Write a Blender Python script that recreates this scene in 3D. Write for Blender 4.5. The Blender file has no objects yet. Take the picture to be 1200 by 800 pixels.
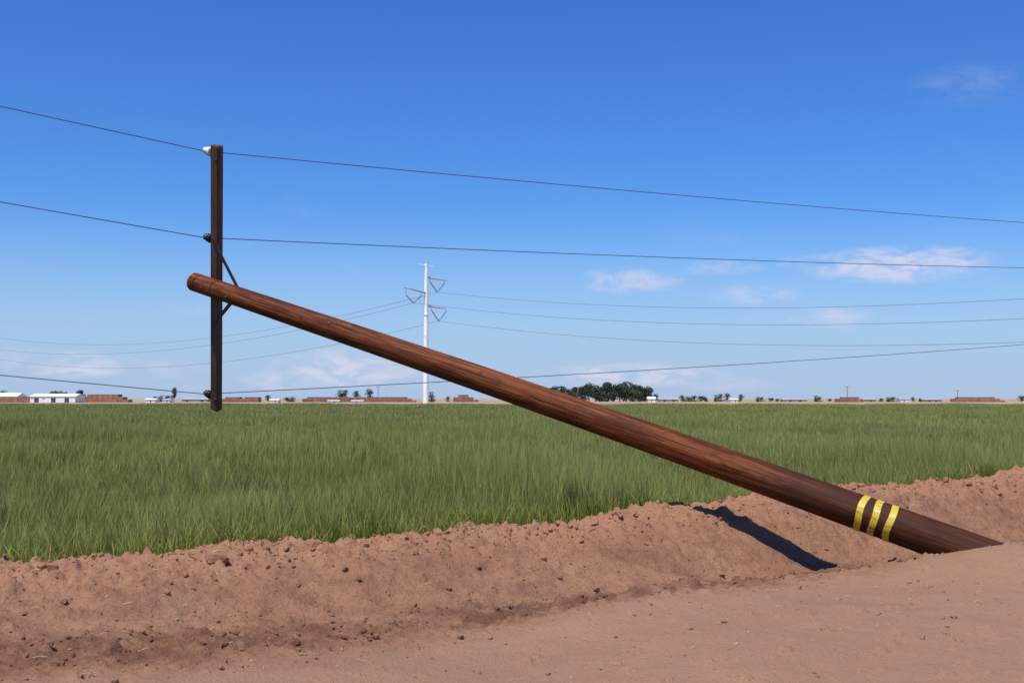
import bpy, bmesh, math, random
import numpy as np
from mathutils import Vector, Matrix

rng = np.random.default_rng(7)
random.seed(7)
scene = bpy.context.scene
col = scene.collection

# ------------------------------------------------------------------ camera
F = 1400.0          # focal length in photo pixels (photo 1200 wide)
HZ = 467.0          # horizon row in the photo
H = 1.5             # camera height
PITCH = math.atan((HZ - 400.0) / F)
cam_d = bpy.data.cameras.new('camera')
cam = bpy.data.objects.new('camera', cam_d)
col.objects.link(cam)
cam_d.sensor_width = 36.0
cam_d.sensor_fit = 'HORIZONTAL'
cam_d.lens = 36.0 * F / 1200.0
cam_d.clip_start = 0.05
cam_d.clip_end = 60000.0
cam.location = (0, 0, H)
cam.rotation_euler = (math.pi / 2 + PITCH, 0, 0)
scene.camera = cam

# ------------------------------------------------------------------ light
SUN_EL = math.radians(64)
SUN_AZ = math.radians(210)          # clockwise from +Y: behind the camera, to its left
sun_d = bpy.data.lights.new('sun', 'SUN')
sun_d.energy = 4.9
sun_d.angle = math.radians(0.53)
sun_d.color = (1.0, 0.95, 0.88)
sun = bpy.data.objects.new('sun', sun_d)
col.objects.link(sun)
to_sun = Vector((math.sin(SUN_AZ) * math.cos(SUN_EL), math.cos(SUN_AZ) * math.cos(SUN_EL), math.sin(SUN_EL)))
sun.rotation_euler = to_sun.to_track_quat('Z', 'Y').to_euler()
sun.location = (0, 0, 40)

scene.view_settings.view_transform = 'Standard'
scene.view_settings.look = 'None'
scene.view_settings.exposure = 0.0
scene.view_settings.gamma = 1.0
scene.view_settings.use_curve_mapping = False
scene.render.engine = 'CYCLES'
scene.render.resolution_x = 1024
scene.render.resolution_y = 682


class NT:
    """small helper for node trees"""
    def __init__(self, tree):
        self.t = tree
        self.n = tree.nodes
        self.l = tree.links

    def node(self, kind, **kw):
        nd = self.n.new(kind)
        for k, v in kw.items():
            setattr(nd, k, v)
        return nd

    def put(self, sock, v):
        if isinstance(v, bpy.types.NodeSocket):
            self.l.new(v, sock)
        else:
            sock.default_value = v

    def math(self, op, a, b=0.0, c=None, clamp=False):
        nd = self.node('ShaderNodeMath', operation=op, use_clamp=clamp)
        self.put(nd.inputs[0], a)
        self.put(nd.inputs[1], b)
        if c is not None:
            self.put(nd.inputs[2], c)
        return nd.outputs[0]

    def mix(self, fac, a, b, mode='MIX'):
        nd = self.node('ShaderNodeMix', data_type='RGBA', blend_type=mode)
        self.put(nd.inputs['Factor'], fac)
        self.put(nd.inputs[6], a)
        self.put(nd.inputs[7], b)
        return nd.outputs[2]

    def noise(self, vec, scale, detail=4.0, rough=0.55, dist=0.0):
        nd = self.node('ShaderNodeTexNoise')
        if vec is not None:
            self.l.new(vec, nd.inputs['Vector'])
        nd.inputs['Scale'].default_value = scale
        nd.inputs['Detail'].default_value = detail
        nd.inputs['Roughness'].default_value = rough
        nd.inputs['Distortion'].default_value = dist
        return nd.outputs['Fac']

    def mapping(self, vec, scale=(1, 1, 1), loc=(0, 0, 0), rot=(0, 0, 0)):
        nd = self.node('ShaderNodeMapping')
        self.l.new(vec, nd.inputs['Vector'])
        nd.inputs['Scale'].default_value = scale
        nd.inputs['Location'].default_value = loc
        nd.inputs['Rotation'].default_value = rot
        return nd.outputs[0]

    def ramp(self, fac, stops):
        nd = self.node('ShaderNodeValToRGB')
        self.put(nd.inputs[0], fac)
        el = nd.color_ramp.elements
        while len(el) < len(stops):
            el.new(0.5)
        for e, (p, c) in zip(el, stops):
            e.position = p
            e.color = c if len(c) == 4 else (*c, 1)
        return nd.outputs[0]

    def smooth(self, v, a, b, lo=0.0, hi=1.0):
        nd = self.node('ShaderNodeMapRange', interpolation_type='SMOOTHSTEP')
        self.put(nd.inputs[0], v)
        nd.inputs[1].default_value = a
        nd.inputs[2].default_value = b
        nd.inputs[3].default_value = lo
        nd.inputs[4].default_value = hi
        return nd.outputs[0]

    def bump(self, h, strength, dist, normal=None):
        nd = self.node('ShaderNodeBump')
        nd.inputs['Strength'].default_value = strength
        nd.inputs['Distance'].default_value = dist
        self.l.new(h, nd.inputs['Height'])
        if normal is not None:
            self.l.new(normal, nd.inputs['Normal'])
        return nd.outputs[0]


# ------------------------------------------------------------------ sky
world = bpy.data.worlds.new('World')
scene.world = world
world.use_nodes = True
W = NT(world.node_tree)
bg = W.n['Background']
sky = W.node('ShaderNodeTexSky', sky_type='NISHITA', sun_disc=False)
sky.sun_elevation = SUN_EL
sky.sun_rotation = SUN_AZ
sky.altitude = 0.0
sky.air_density = 1.0
sky.dust_density = 0.35
sky.ozone_density = 3.0
hsv = W.node('ShaderNodeHueSaturation')
hsv.inputs['Hue'].default_value = 0.512
hsv.inputs['Saturation'].default_value = 1.22
hsv.inputs['Value'].default_value = 1.0
W.l.new(sky.outputs[0], hsv.inputs['Color'])
tc = W.node('ShaderNodeTexCoord')
sep = W.node('ShaderNodeSeparateXYZ')
W.l.new(tc.outputs['Generated'], sep.inputs[0])
az = W.math('ARCTAN2', sep.outputs[0], sep.outputs[1])      # 0 along +Y, positive to +X
el = W.math('ARCSINE', sep.outputs[2])
comb = W.node('ShaderNodeCombineXYZ')
W.put(comb.inputs[0], az)
W.put(comb.inputs[1], W.math('MULTIPLY', el, 2.6))
wisp = W.noise(comb.outputs[0], 30.0, 8.0, 0.62, 0.5)
wisp2 = W.noise(comb.outputs[0], 9.0, 5.0, 0.55, 0.2)


def dir_of(px, py):
    x = (px - 600.0) / F
    y = -(py - 400.0) / F
    v = Vector((x, math.cos(PITCH) - math.sin(PITCH) * y, math.sin(PITCH) + math.cos(PITCH) * y)).normalized()
    return math.atan2(v.x, v.y), math.asin(v.z)


cover = None
for (px, py, hw, hh, amt) in [
        (735, 329, 75, 17, .62), (1055, 310, 115, 24, 1.0), (1075, 302, 50, 12, .35), (965, 306, 60, 10, .45),
        (880, 346, 60, 14, .42), (975, 372, 52, 13, .6), (840, 314, 60, 10, .42), (1140, 98, 75, 28, .11),
        (405, 432, 100, 26, 1.0), (330, 446, 60, 14, .6), (85, 427, 80, 17, 1.0), (190, 432, 60, 12, .35),
        (740, 440, 125, 16, 1.0), (850, 450, 70, 10, .35), (30, 415, 60, 10, .3)]:
    a0, e0 = dir_of(px, py)
    a = W.math('DIVIDE', W.math('SUBTRACT', az, a0), hw / F)
    e = W.math('DIVIDE', W.math('SUBTRACT', el, e0), hh / F)
    r2 = W.math('ADD', W.math('MULTIPLY', a, a), W.math('MULTIPLY', e, e))
    m = W.math('MULTIPLY', W.math('SUBTRACT', 1.0, r2, clamp=True), amt)
    cover = m if cover is None else W.math('MAXIMUM', cover, m)
# thin cloud of the same kind low over the rest of the horizon
band = W.math('MULTIPLY', W.smooth(el, -0.02, 0.02), W.smooth(el, 0.24, 0.02))
ripple = W.math('MULTIPLY', W.smooth(wisp2, 0.57, 0.78), band)
lump = W.smooth(wisp, 0.36, 0.66)
dens = W.math('MULTIPLY', cover, W.math('ADD', W.math('MULTIPLY', lump, 1.15), 0.06))
dens = W.math('MINIMUM', W.math('ADD', dens, W.math('MULTIPLY', ripple, 0.22)), 0.85)
skyc = W.mix(1.0, hsv.outputs[0], (0.53, 0.88, 1.26, 1), 'MULTIPLY')      # deep clear-weather blue
haze_f = W.math('MULTIPLY', W.smooth(el, 0.17, -0.01), 0.88)
skyc = W.mix(haze_f, skyc, (3.75, 4.85, 7.0, 1))
skyc = W.mix(dens, skyc, (5.9, 6.0, 7.5, 1))
W.l.new(skyc, bg.inputs['Color'])
bg.inputs['Strength'].default_value = 0.112


# ------------------------------------------------------------------ geometry helpers
def ray(px, py):
    x = (px - 600.0) / F
    y = -(py - 400.0) / F
    c, s = math.cos(PITCH), math.sin(PITCH)
    return np.array([x, c - s * y, s + c * y])


CAM = np.array([0, 0, H])


def at(px, py, Y):
    r = ray(px, py)
    return CAM + r * (Y / r[1])


def on_plane(px, py, p0, n):
    r = ray(px, py)
    t = np.dot(np.asarray(p0) - CAM, n) / np.dot(r, n)
    return CAM + r * t


# road / bank / power line all run along U; Vv points from the track into the field
ang = math.atan2(0.593, 0.805)
U = np.array([math.cos(ang), math.sin(ang), 0.0])
Vv = np.array([-math.sin(ang), math.cos(ang), 0.0])


def lattice(ix, iy, seed):
    h = (ix.astype(np.int64) * 374761393 + iy.astype(np.int64) * 668265263 + seed * 1442695041) & 0x7fffffff
    h = ((h ^ (h >> 13)) * 1274126177) & 0x7fffffff
    return ((h ^ (h >> 16)) & 0xffff) / 65535.0


def vnoise(x, y, seed=0):
    x0 = np.floor(x)
    y0 = np.floor(y)
    fx = x - x0
    fy = y - y0
    fx = fx * fx * fx * (fx * (fx * 6 - 15) + 10)
    fy = fy * fy * fy * (fy * (fy * 6 - 15) + 10)
    ix = x0.astype(np.int64)
    iy = y0.astype(np.int64)
    a = lattice(ix, iy, seed)
    b = lattice(ix + 1, iy, seed)
    c = lattice(ix, iy + 1, seed)
    d = lattice(ix + 1, iy + 1, seed)
    return (a + (b - a) * fx) * (1 - fy) + (c + (d - c) * fx) * fy - 0.5


def fbm(x, y, octs=4, seed=0, gain=0.5):
    s = 0
    amp = 1.0
    for o in range(octs):
        s = s + amp * vnoise(x * 1.0, y * 1.0, seed + o * 17)
        x = x * 2.03 + 11.3
        y = y * 2.03 + 5.7
        amp *= gain
    return s


def mesh_obj(name, verts, faces, mat, parent=None, smooth=False):
    me = bpy.data.meshes.new(name)
    me.from_pydata([tuple(v) for v in verts], [], faces)
    if smooth:
        me.polygons.foreach_set('use_smooth', [True] * len(me.polygons))
    me.update()
    if mat:
        me.materials.append(mat)
    o = bpy.data.objects.new(name, me)
    col.objects.link(o)
    if parent:
        o.parent = parent
    return o


def bm_obj(name, bm, mat, parent=None, smooth=False):
    me = bpy.data.meshes.new(name)
    bm.normal_update()
    bm.to_mesh(me)
    bm.free()
    if smooth:
        me.polygons.foreach_set('use_smooth', [True] * len(me.polygons))
    if mat:
        me.materials.append(mat)
    o = bpy.data.objects.new(name, me)
    col.objects.link(o)
    if parent:
        o.parent = parent
    return o


def empty(name, loc):
    o = bpy.data.objects.new(name, None)
    col.objects.link(o)
    o.location = loc
    o.empty_display_size = 0.3
    return o


def tag(o, label=None, cat=None, group=None, kind=None):
    if label:
        o['label'] = label
    if cat:
        o['category'] = cat
    if group:
        o['group'] = group
    if kind:
        o['kind'] = kind
    return o


def box(bm, c, s, rot=None):
    m = Matrix.Translation(Vector(c))
    if rot is not None:
        m = m @ rot.to_4x4()
    m = m @ Matrix.Diagonal((s[0], s[1], s[2], 1))
    return bmesh.ops.create_cube(bm, size=1.0, matrix=m)['verts']


def frame_from(z, xhint):
    z = Vector(z).normalized()
    x = Vector(xhint)
    x = (x - z * x.dot(z)).normalized()
    y = z.cross(x)
    return Matrix((x, y, z)).transposed()


def tube_mesh(pts, radii, seg=8, caps=True):
    """verts, faces of a tube along points"""
    pts = [Vector(p) for p in pts]
    vs, fs = [], []
    n = len(pts)
    ref = Vector((0, 0, 1))
    for i, p in enumerate(pts):
        t = (pts[min(i + 1, n - 1)] - pts[max(i - 1, 0)]).normalized()
        r0 = ref if abs(t.dot(ref)) < 0.95 else Vector((1, 0, 0))
        a = t.cross(r0).normalized()
        b = t.cross(a)
        r = radii[i] if hasattr(radii, '__len__') else radii
        for k in range(seg):
            q = 2 * math.pi * k / seg
            vs.append(p + (a * math.cos(q) + b * math.sin(q)) * r)
    for i in range(n - 1):
        for k in range(seg):
            k2 = (k + 1) % seg
            fs.append((i * seg + k, i * seg + k2, (i + 1) * seg + k2, (i + 1) * seg + k))
    if caps:
        fs.append(tuple(range(seg - 1, -1, -1)))
        fs.append(tuple((n - 1) * seg + k for k in range(seg)))
    return vs, fs


# ------------------------------------------------------------------ materials
def new_mat(name):
    m = bpy.data.materials.new(name)
    m.use_nodes = True
    t = NT(m.node_tree)
    return m, t, t.n['Principled BSDF']


def plain(name, c, rough=0.8, metal=0.0, var=0.12, scale=3.0):
    m, t, p = new_mat(name)
    g = t.node('ShaderNodeTexCoord').outputs['Object']
    n = t.noise(g, scale, 4.0)
    k = t.smooth(n, 0.3, 0.7, 1 - var, 1 + var)
    mul = t.node('ShaderNodeVectorMath', operation='SCALE')
    mul.inputs[0].default_value = c
    t.l.new(k, mul.inputs['Scale'])
    t.l.new(mul.outputs[0], p.inputs['Base Color'])
    p.inputs['Roughness'].default_value = rough
    p.inputs['Metallic'].default_value = metal
    return m


def dirt_material():
    m, t, p = new_mat('dirt')
    pos = t.node('ShaderNodeNewGeometry').outputs['Position']
    big = t.noise(pos, 0.9, 4.0)
    mid = t.noise(pos, 5.0, 5.0, 0.6)
    fine = t.noise(pos, 42.0, 5.0, 0.65)
    grit = t.noise(pos, 160.0, 3.0, 0.7)
    c = t.ramp(big, [(0.3, (0.298, 0.149, 0.081)), (0.55, (0.360, 0.190, 0.106)), (0.75, (0.395, 0.223, 0.130))])
    c = t.mix(t.smooth(mid, 0.42, 0.70, 0, 0.55), c, (0.223, 0.105, 0.062, 1))
    damp = t.noise(t.mapping(pos, (0.55, 1.3, 1.0), rot=(0, 0, -ang)), 1.4, 5.0, 0.6, 0.5)
    c = t.mix(t.smooth(damp, 0.50, 0.70, 0, 0.55), c, (0.188, 0.087, 0.053, 1))
    c = t.mix(t.smooth(fine, 0.48, 0.70, 0, 0.72), c, (0.188, 0.086, 0.053, 1))
    c = t.mix(t.smooth(grit, 0.55, 0.75, 0, 0.35), c, (0.446, 0.263, 0.167, 1))
    dot = t.node('ShaderNodeVectorMath', operation='DOT_PRODUCT')
    t.l.new(pos, dot.inputs[0])
    dot.inputs[1].default_value = tuple(Vv)
    vv = t.math('ADD', dot.outputs['Value'], t.math('MULTIPLY', t.math('SUBTRACT', t.noise(pos, 1.6, 5.0, 0.6), 0.5), 0.9))
    c = t.mix(t.smooth(vv, 6.1, 5.6, 0, 0.66), c, (0.385, 0.230, 0.138, 1))       # dry packed track
    c = t.mix(t.smooth(vv, 7.2, 7.9, 0, 0.55), c, (0.440, 0.223, 0.132, 1))       # freshly turned dry crest
    wet = t.math('MULTIPLY', t.smooth(vv, 5.9, 6.25), t.smooth(vv, 7.0, 6.4))
    c = t.mix(t.math('MULTIPLY', wet, t.smooth(mid, 0.3, 0.65, 0.25, 0.9)), c, (0.155, 0.072, 0.043, 1))   # damp foot of the bank
    t.l.new(c, p.inputs['Base Color'])
    p.inputs['Roughness'].default_value = 0.95
    p.inputs['Specular IOR Level'].default_value = 0.15
    b1 = t.bump(fine, 0.8, 0.036)
    b2 = t.bump(grit, 0.5, 0.006, b1)
    t.l.new(b2, p.inputs['Normal'])
    return m


def far_soil_material():
    m, t, p = new_mat('far_soil')
    pos = t.node('ShaderNodeNewGeometry').outputs['Position']
    n = t.noise(pos, 0.01, 5.0)
    c = t.ramp(n, [(0.3, (0.33, 0.225, 0.130)), (0.6, (0.40, 0.275, 0.160)), (0.8, (0.34, 0.205, 0.12))])
    t.l.new(c, p.inputs['Base Color'])
    p.inputs['Roughness'].default_value = 0.95
    return m


def field_soil_material():
    m, t, p = new_mat('field_soil')
    pos = t.node('ShaderNodeNewGeometry').outputs['Position']
    n = t.noise(pos, 1.5, 5.0)
    c = t.ramp(n, [(0.3, (0.040, 0.058, 0.016)), (0.7, (0.070, 0.085, 0.028))])
    t.l.new(c, p.inputs['Base Color'])
    p.inputs['Roughness'].default_value = 0.95
    return m


def grass_material():
    m, t, p = new_mat('grass')
    info = t.node('ShaderNodeObjectInfo')
    pos = t.node('ShaderNodeNewGeometry').outputs['Position']
    big = t.noise(t.mapping(pos, (1, 0.45, 0.0)), 0.22, 4.0)
    small = t.noise(pos, 9.0, 2.0)
    f = t.math('ADD', t.math('MULTIPLY', info.outputs['Random'], 0.40),
               t.math('MULTIPLY', t.smooth(big, 0.32, 0.66), 0.60))
    c = t.ramp(f, [(0.0, (0.079, 0.118, 0.014)), (0.45, (0.144, 0.197, 0.026)), (0.8, (0.210, 0.261, 0.044)),
                   (1.0, (0.295, 0.323, 0.072))])
    tip = t.node('ShaderNodeAttribute', attribute_name='tip').outputs['Fac']
    c = t.mix(t.smooth(tip, 0.40, 1.0, 0, 0.60), c, (0.480, 0.458, 0.165, 1))
    shade = t.node('ShaderNodeAttribute', attribute_name='shade').outputs['Fac']
    c = t.mix(t.smooth(shade, 0.90, 0.94, 0, 0.6), c, (0.515, 0.407, 0.165, 1))
    c = t.mix(t.smooth(shade, 0.35, 0.0, 0, 0.30), c, (0.070, 0.113, 0.011, 1))
    c = t.mix(t.smooth(small, 0.60, 0.78, 0, 0.45), c, (0.445, 0.407, 0.143, 1))
    t.l.new(c, p.inputs['Base Color'])
    p.inputs['Roughness'].default_value = 0.55
    p.inputs['Specular IOR Level'].default_value = 0.12
    tr = t.node('ShaderNodeBsdfTranslucent')
    t.l.new(c, tr.inputs['Color'])
    mx = t.node('ShaderNodeMixShader')
    mx.inputs[0].default_value = 0.24
    t.l.new(p.outputs[0], mx.inputs[1])
    t.l.new(tr.outputs[0], mx.inputs[2])
    t.l.new(mx.outputs[0], t.n['Material Output'].inputs[0])
    return m


def pole_wood_material(name, length_dark=True):
    """creosoted wood: streaks along local Z"""
    m, t, p = new_mat(name)
    g = t.node('ShaderNodeTexCoord').outputs['Object']
    streak = t.noise(t.mapping(g, (38, 38, 0.9)), 1.0, 8.0, 0.68, 0.5)
    grain = t.noise(t.mapping(g, (95, 95, 2.2)), 1.0, 4.0, 0.6)
    blot = t.noise(t.mapping(g, (9, 9, 2.6)), 1.0, 6.0, 0.66, 0.8)
    c = t.ramp(streak, [(0.30, (0.016, 0.005, 0.003)), (0.43, (0.095, 0.027, 0.008)), (0.57, (0.218, 0.060, 0.015)),
                        (0.73, (0.40, 0.145, 0.040))])
    c = t.mix(t.smooth(blot, 0.44, 0.64, 0, 0.66), c, (0.060, 0.013, 0.007, 1))
    c = t.mix(t.smooth(grain, 0.54, 0.68, 0, 0.6), c, (0.035, 0.012, 0.008, 1))
    crack = t.noise(t.mapping(g, (30, 30, 0.28), loc=(3.1, 0.7, 0.2)), 1.0, 3.0, 0.5)
    cw = t.math('ABSOLUTE', t.math('SUBTRACT', crack, 0.5))
    c = t.mix(t.smooth(cw, 0.016, 0.004, 0, 0.85), c, (0.010, 0.004, 0.003, 1))
    # the foot of the pole is soaked darker with preservative
    sepz = t.node('ShaderNodeSeparateXYZ')
    t.l.new(g, sepz.inputs[0])
    zz = t.math('ADD', sepz.outputs[2], t.math('MULTIPLY', streak, 0.9))
    c = t.mix(t.smooth(zz, 2.5, 1.7, 0, 0.72), c, (0.034, 0.012, 0.008, 1))
    t.l.new(c, p.inputs['Base Color'])
    p.inputs['Roughness'].default_value = 0.6
    p.inputs['Specular IOR Level'].default_value = 0.13
    b = t.bump(grain, 0.6, 0.006)
    b = t.bump(streak, 0.5, 0.012, b)
    t.l.new(b, p.inputs['Normal'])
    return m


def arm_wood_material():
    m, t, p = new_mat('crossarm_wood')
    g = t.node('ShaderNodeTexCoord').outputs['Object']
    streak = t.noise(t.mapping(g, (30, 30, 1.4)), 1.0, 5.0, 0.6, 0.3)
    blot = t.noise(t.mapping(g, (6, 6, 2.2)), 1.0, 4.0)
    c = t.ramp(streak, [(0.3, (0.036, 0.019, 0.012)), (0.55, (0.115, 0.056, 0.031)), (0.8, (0.215, 0.125, 0.075))])
    c = t.mix(t.smooth(blot, 0.5, 0.72, 0, 0.6), c, (0.17, 0.11, 0.07, 1))
    t.l.new(c, p.inputs['Base Color'])
    p.inputs['Roughness'].default_value = 0.7
    t.l.new(t.bump(streak, 0.5, 0.006), p.inputs['Normal'])
    return m


def end_grain_material():
    m, t, p = new_mat('end_grain')
    g = t.node('ShaderNodeTexCoord').outputs['Object']
    s = t.node('ShaderNodeSeparateXYZ')
    t.l.new(g, s.inputs[0])
    r = t.math('SQRT', t.math('ADD', t.math('MULTIPLY', s.outputs[0], s.outputs[0]),
                              t.math('MULTIPLY', s.outputs[1], s.outputs[1])))
    w = t.math('SINE', t.math('MULTIPLY', t.math('ADD', r, t.math('MULTIPLY', t.noise(g, 14.0), 0.02)), 420.0))
    c = t.mix(t.smooth(w, -1, 1), (0.20, 0.085, 0.036, 1), (0.33, 0.17, 0.085, 1))
    t.l.new(c, p.inputs['Base Color'])
    p.inputs['Roughness'].default_value = 0.85
    return m


def band_material():
    m, t, p = new_mat('yellow_paint')
    g = t.node('ShaderNodeTexCoord').outputs['Object']
    n = t.noise(t.mapping(g, (40, 40, 8)), 1.0, 5.0, 0.65)
    c = t.mix(t.smooth(n, 0.52, 0.66, 0, 0.85), (0.56, 0.42, 0.028, 1), (0.20, 0.11, 0.03, 1))
    t.l.new(c, p.inputs['Base Color'])
    p.inputs['Roughness'].default_value = 0.5
    return m


def leaf_material(name, a, b):
    m, t, p = new_mat(name)
    pos = t.node('ShaderNodeNewGeometry').outputs['Position']
    n = t.noise(pos, 0.6, 4.0)
    c = t.mix(t.smooth(n, 0.3, 0.7), (*a, 1), (*b, 1))
    t.l.new(c, p.inputs['Base Color'])
    p.inputs['Roughness'].default_value = 0.8
    return m


M_dirt = dirt_material()
M_far = far_soil_material()
M_fsoil = field_soil_material()
M_grass = grass_material()
M_pole = pole_wood_material('pole_wood')
M_arm = arm_wood_material()
M_end = end_grain_material()
M_band = band_material()
M_knot = plain('knot_wood', (0.10, 0.036, 0.014), 0.85, 0, 0.3, 40)
M_steel = plain('rusty_steel', (0.085, 0.060, 0.048), 0.65, 0.3, 0.3, 20)
M_brace = plain('brace_wood', (0.055, 0.042, 0.036), 0.7, 0.0, 0.3, 25)
M_white_porc = plain('white_porcelain', (0.78, 0.80, 0.82), 0.18, 0, 0.03, 10)
M_dark_porc = plain('dark_glazed_porcelain', (0.022, 0.020, 0.022), 0.25, 0, 0.1, 10)
M_wire = plain('weathered_wire', (0.11, 0.14, 0.20), 0.55, 0.3, 0.1, 3)
M_cond = plain('aluminium_conductor', (0.11, 0.13, 0.18), 0.5, 0.3, 0.1, 3)
M_tower = plain('pale_tower_steel', (0.90, 0.90, 0.89), 0.55, 0.0, 0.05, 0.5)
M_arms = plain('grey_arm_steel', (0.46, 0.49, 0.52), 0.55, 0.0, 0.05, 0.5)
M_ins = plain('insulator_string', (0.24, 0.28, 0.32), 0.4, 0, 0.1, 3)
M_leafA = leaf_material('dark_foliage', (0.022, 0.036, 0.018), (0.052, 0.072, 0.032))
M_leafB = leaf_material('olive_foliage', (0.030, 0.042, 0.022), (0.070, 0.085, 0.042))
M_bark = plain('bark', (0.09, 0.065, 0.045), 0.9, 0, 0.3, 4)
M_hay = plain('stacked_hay', (0.30, 0.145, 0.080), 0.95, 0, 0.25, 0.6)
M_hay2 = plain('weathered_hay', (0.25, 0.125, 0.075), 0.95, 0, 0.25, 0.6)
M_wwall = plain('white_wall', (0.80, 0.79, 0.77), 0.7, 0, 0.04, 1)
M_wroof = plain('white_roof', (0.74, 0.75, 0.76), 0.6, 0, 0.04, 1)
M_groof = plain('grey_roof', (0.38, 0.38, 0.40), 0.6, 0, 0.08, 1)
M_twall = plain('tan_wall', (0.42, 0.33, 0.25), 0.8, 0, 0.1, 1)
M_broof = plain('brown_roof', (0.22, 0.11, 0.075), 0.8, 0, 0.15, 1)
M_door = plain('dark_door', (0.06, 0.06, 0.065), 0.7, 0, 0.1, 1)

# ------------------------------------------------------------------ the pole's place (fixes the terrain around it)
PB = at(1120, 640, 9.8)             # axis where it leaves the ground
PT = at(226.5, 329, 13.3)             # axis at the pole top
pd = (PT - PB) / np.linalg.norm(PT - PB)
PLEN = float(np.linalg.norm(PT - PB))

# ------------------------------------------------------------------ terrain profile from photo edges
def edge_profile(pix, v):
    p0 = Vv * v
    us, zs = [], []
    for (x, y) in pix:
        p = on_plane(x, y, p0, Vv)
        us.append(float(np.dot(p, U)))
        zs.append(float(p[2]))
    return np.array(us), np.array(zs)


V_CREST, V_SHOULD = 8.0, 5.9
cu, cz = edge_profile([(-60, 664), (0, 660), (100, 653), (200, 646), (265, 637), (320, 633), (400, 633), (500, 627), (600, 617),
                       (700, 609), (750, 598), (790, 594), (850, 591), (900, 582), (1000, 574), (1060, 571), (1100, 568),
                       (1150, 561), (1200, 552), (1260, 545)], V_CREST)
su, sz = edge_profile([(560, 742), (700, 716), (850, 691), (930, 682), (1000, 671), (1100, 653), (1200, 641)], V_SHOULD)
tu = np.array([-4, 1.0, 2.5, 4.0, 5.5, 7.0, 9.5, 12, 16.0])
tz = np.array([.22, .20, .15, .08, .03, 0.0, 0.0, .05, .10])
FIELD_Z = 0.2


def smin_lerp(v, ks, zs):
    """piecewise smooth interpolation of per-point profiles (zs list of arrays)"""
    out = np.array(zs[0], dtype=float) * np.ones_like(v)
    for i in range(len(ks) - 1):
        t = np.clip((v - ks[i]) / (ks[i + 1] - ks[i]), 0, 1)
        t = t * t * (3 - 2 * t)
        m = v >= ks[i]
        out = np.where(m, zs[i] + (zs[i + 1] - zs[i]) * t, out)
    return out


def clod_bumps(u, v, freq, seed, density, rmin=0.25, rmax=0.6):
    """half-buried lumps: tallest of the lumps that cover a point, in metres; density is 0..1 per point"""
    x, y = u * freq, v * freq
    ix, iy = np.floor(x), np.floor(y)
    out = np.zeros_like(x)
    for dx in (-1, 0, 1):
        for dy in (-1, 0, 1):
            jx, jy = (ix + dx).astype(np.int64), (iy + dy).astype(np.int64)
            px_ = jx + lattice(jx, jy, seed)
            py_ = jy + lattice(jx, jy, seed + 1)
            rr = rmin + (rmax - rmin) * lattice(jx, jy, seed + 2) ** 2
            on = lattice(jx, jy, seed + 3) < density
            st = 0.7 + 0.6 * lattice(jx, jy, seed + 4)
            ddx, ddy = (x - px_) * st, (y - py_) / st
            d = np.sqrt(ddx * ddx + ddy * ddy) * 0.6 + 0.4 * (np.abs(ddx) + np.abs(ddy))
            h = np.where(on, np.minimum(np.maximum(rr - d, 0) * 1.5, rr * 0.62), 0)
            out = np.maximum(out, h)
    return out / freq


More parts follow.
